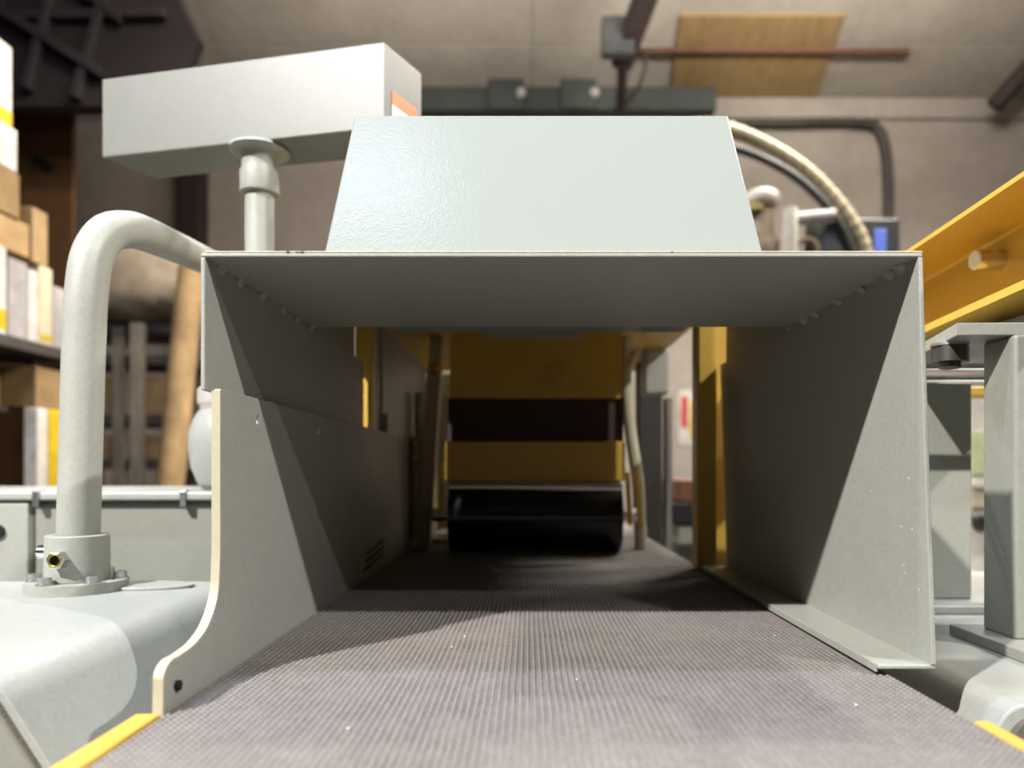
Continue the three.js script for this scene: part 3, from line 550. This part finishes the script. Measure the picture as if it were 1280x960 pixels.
{
  const t = thing('plywood_patch', 'brown plywood board screwed under the roof at upper right', 'board', [1.9, 3.5, 6.05]);
  const q = [[1.2, 5.67], [2.5, 5.67], [2.59, 6.45], [1.27, 6.45]], pos = [], add = (x, d, o) => [x, E + roofY(d) - o, -d];
  const v = [...q.map(([x, d]) => add(x, d, 0.022)), ...q.map(([x, d]) => add(x, d, 0.0))], f = [[0, 1, 2, 3], [7, 6, 5, 4], [0, 4, 5, 1], [1, 5, 6, 2], [2, 6, 7, 3], [3, 7, 4, 0]];
  for (const [a, b, c, d] of f) for (const k of [a, b, c, a, c, d]) pos.push(...v[k]);
  const g = new THREE.BufferGeometry(); g.setAttribute('position', new THREE.Float32BufferAttribute(pos, 3)); g.computeVertexNormals(); part('sheet', g, M.ply, t);
}
tag(struct('roof_brace', rod(V(3.98, 3.1, 6.15), V(4.32, 3.53, 5.9), 0.075), M.darkBrown), 'dark diagonal roof brace at the upper right corner', 'brace');
tag(struct('wall_conduit', tube([V(1.6, 3.1, 6.44), V(2.3, 3.1, 6.44), V(2.95, 3.1, 6.44), V(3.12, 3.06, 6.44), V(3.19, 2.9, 6.44), V(3.22, 2.6, 6.44), V(3.22, 1.5, 6.44), V(3.22, FLOOR, 6.44)], 0.042, 80, 14), M.conduit), 'grey conduit bending down the back wall at right', 'conduit');
{
  const t = thing('wall_poster', 'small red and yellow notice on the wall seen through the machine', 'poster', [1.5, 0.3, 6.49]);
  part('sheet', box(1.36, 1.62, 0.22, 0.72, 6.492, 6.5, 0.001), M.whiteBox, t); part('red_field', box(1.38, 1.44, 0.38, 0.66, 6.488, 6.493, 0.001), M.red, t); part('yellow_field', box(1.46, 1.58, 0.28, 0.62, 6.488, 6.493, 0.001), M.yellowBox, t);
}

// ------------------------------------------------------------------ hose machine behind the cover at right
{
  const t = thing('hose_machine', 'cluttered pump machine with white pipe fittings behind the hood', 'machine', [1.4, FLOOR, 3.6]);
  part('cabinet', box(0.95, 1.82, FLOOR, 0.95, 3.3, 3.9, 0.01), M.darkSteel, t);
  part('motor', (() => { const g = new THREE.CylinderGeometry(0.115, 0.13, 0.26, 32); g.rotateZ(0.0); g.translate(1.47, E + 1.07, -3.5); return g; })(), M.boxGrey, t);
  part('control_case', box(1.57, 1.77, 0.95, 1.195, 3.42, 3.6, 0.012), M.boxGrey, t);
  part('blue_label', box(1.645, 1.70, 1.0, 1.14, 3.414, 3.422, 0.002), M.blue, t);
  part('white_pipe', cyl(1.215, 0.95, 3.34, 0.034, 0.26, 24), M.whiteBox, t);
  part('pipe_arm', rod(V(1.2, 1.165, 3.36), V(1.43, 1.185, 3.36), 0.03), M.greyBox, t);
  part('valve_cap', (() => { const g = lathe([[0, 0], [0.07, 0], [0.085, 0.02], [0.085, 0.055], [0.06, 0.075], [0, 0.078]], 28); g.translate(1.11, E + 1.245, -3.42); return g; })(), M.whiteBox, t);
  part('valve_body', lathe([[0.0, 0], [0.075, 0], [0.08, 0.12], [0.055, 0.16], [0.05, 0.3], [0, 0.3]], 28).translate(1.11, E + 0.95, -3.42), M.bag, t);
  part('brass_ring', cyl(1.07, 1.215, 3.4, 0.05, 0.03, 24), M.hoseBand, t);
  part('hand_wheel', new THREE.TorusGeometry(0.05, 0.014, 12, 28).translate(1.31, E + 1.03, -3.38), M.bag, t);
  part('dark_block', box(0.97, 1.06, 0.95, 1.13, 3.36, 3.6, 0.01), M.black, t);
}
{
  const t = thing('braided_hose', 'pale braided hose with yellow bands arching over to the pump machine', 'hose', [1.3, 1.2, 3.35]);
  const c = new THREE.CatmullRomCurve3([V(0.30, 0.49, 2.0), V(0.42, 1.0, 2.6), V(0.72, 1.52, 3.2), V(0.98, 1.585, 3.38), V(1.285, 1.435, 3.4), V(1.475, 1.245, 3.4), V(1.585, 1.06, 3.4), V(1.6, 0.95, 3.4)], false, 'centripetal');
  part('tube', new THREE.TubeGeometry(c, 120, 0.032, 18), M.hose, t);
  const ring = new THREE.TorusGeometry(0.031, 0.0055, 10, 24); metricUV(ring);
  for (let i = 0; i < 26; i++) { const u = 0.5 + i * 0.0185, o = partAt('band', ring, M.hoseBand, t, c.getPointAt(u)); o.quaternion.setFromUnitVectors(new THREE.Vector3(0, 0, 1), c.getTangentAt(u)); }
}
tag(struct('dark_hose', tube([V(0.27, 0.49, 1.96), V(0.42, 0.94, 2.6), V(0.72, 1.43, 3.2), V(0.98, 1.5, 3.37), V(1.25, 1.37, 3.37), V(1.43, 1.19, 3.37), V(1.52, 1.02, 3.37), V(1.54, 0.95, 3.37)], 0.02, 80, 14), M.hoseDark), 'thin dark hose following below the braided hose', 'hose');

// ------------------------------------------------------------------ seen through the gap beside the square post
{
  const t = thing('bright_gap_cabinet', 'added white cabinet with a pale green band filling the bright gap past the square post', 'cabinet', [2.0, FLOOR, 3.2]);
  part('body', box(1.84, 2.4, FLOOR, 0.31, 3.0, 3.4, 0.01), M.whiteBox, t); part('green_band', box(1.845, 2.39, -0.02, 0.16, 2.99, 3.002, 0.002), M.leafGreen, t);  // pale cabinet put here to stand for the overexposed background
  part('shelf_edge', box(1.84, 2.4, -0.08, -0.045, 2.97, 3.0, 0.008), M.whiteBox, t); part('cream_band', box(1.845, 2.39, -0.16, -0.085, 2.985, 3.002, 0.003), M.creamBox, t); part('shelf_edge', box(1.84, 2.4, -0.24, -0.19, 2.96, 3.0, 0.012), M.darkSteel, t);
}
tag(struct('yellow_bar', box(0.62, 0.95, 0.118, 0.133, 1.15, 1.2, 0.003), M.yellow), 'thin yellow bar crossing behind the square post', 'bar');

renderer.render(scene, camera);
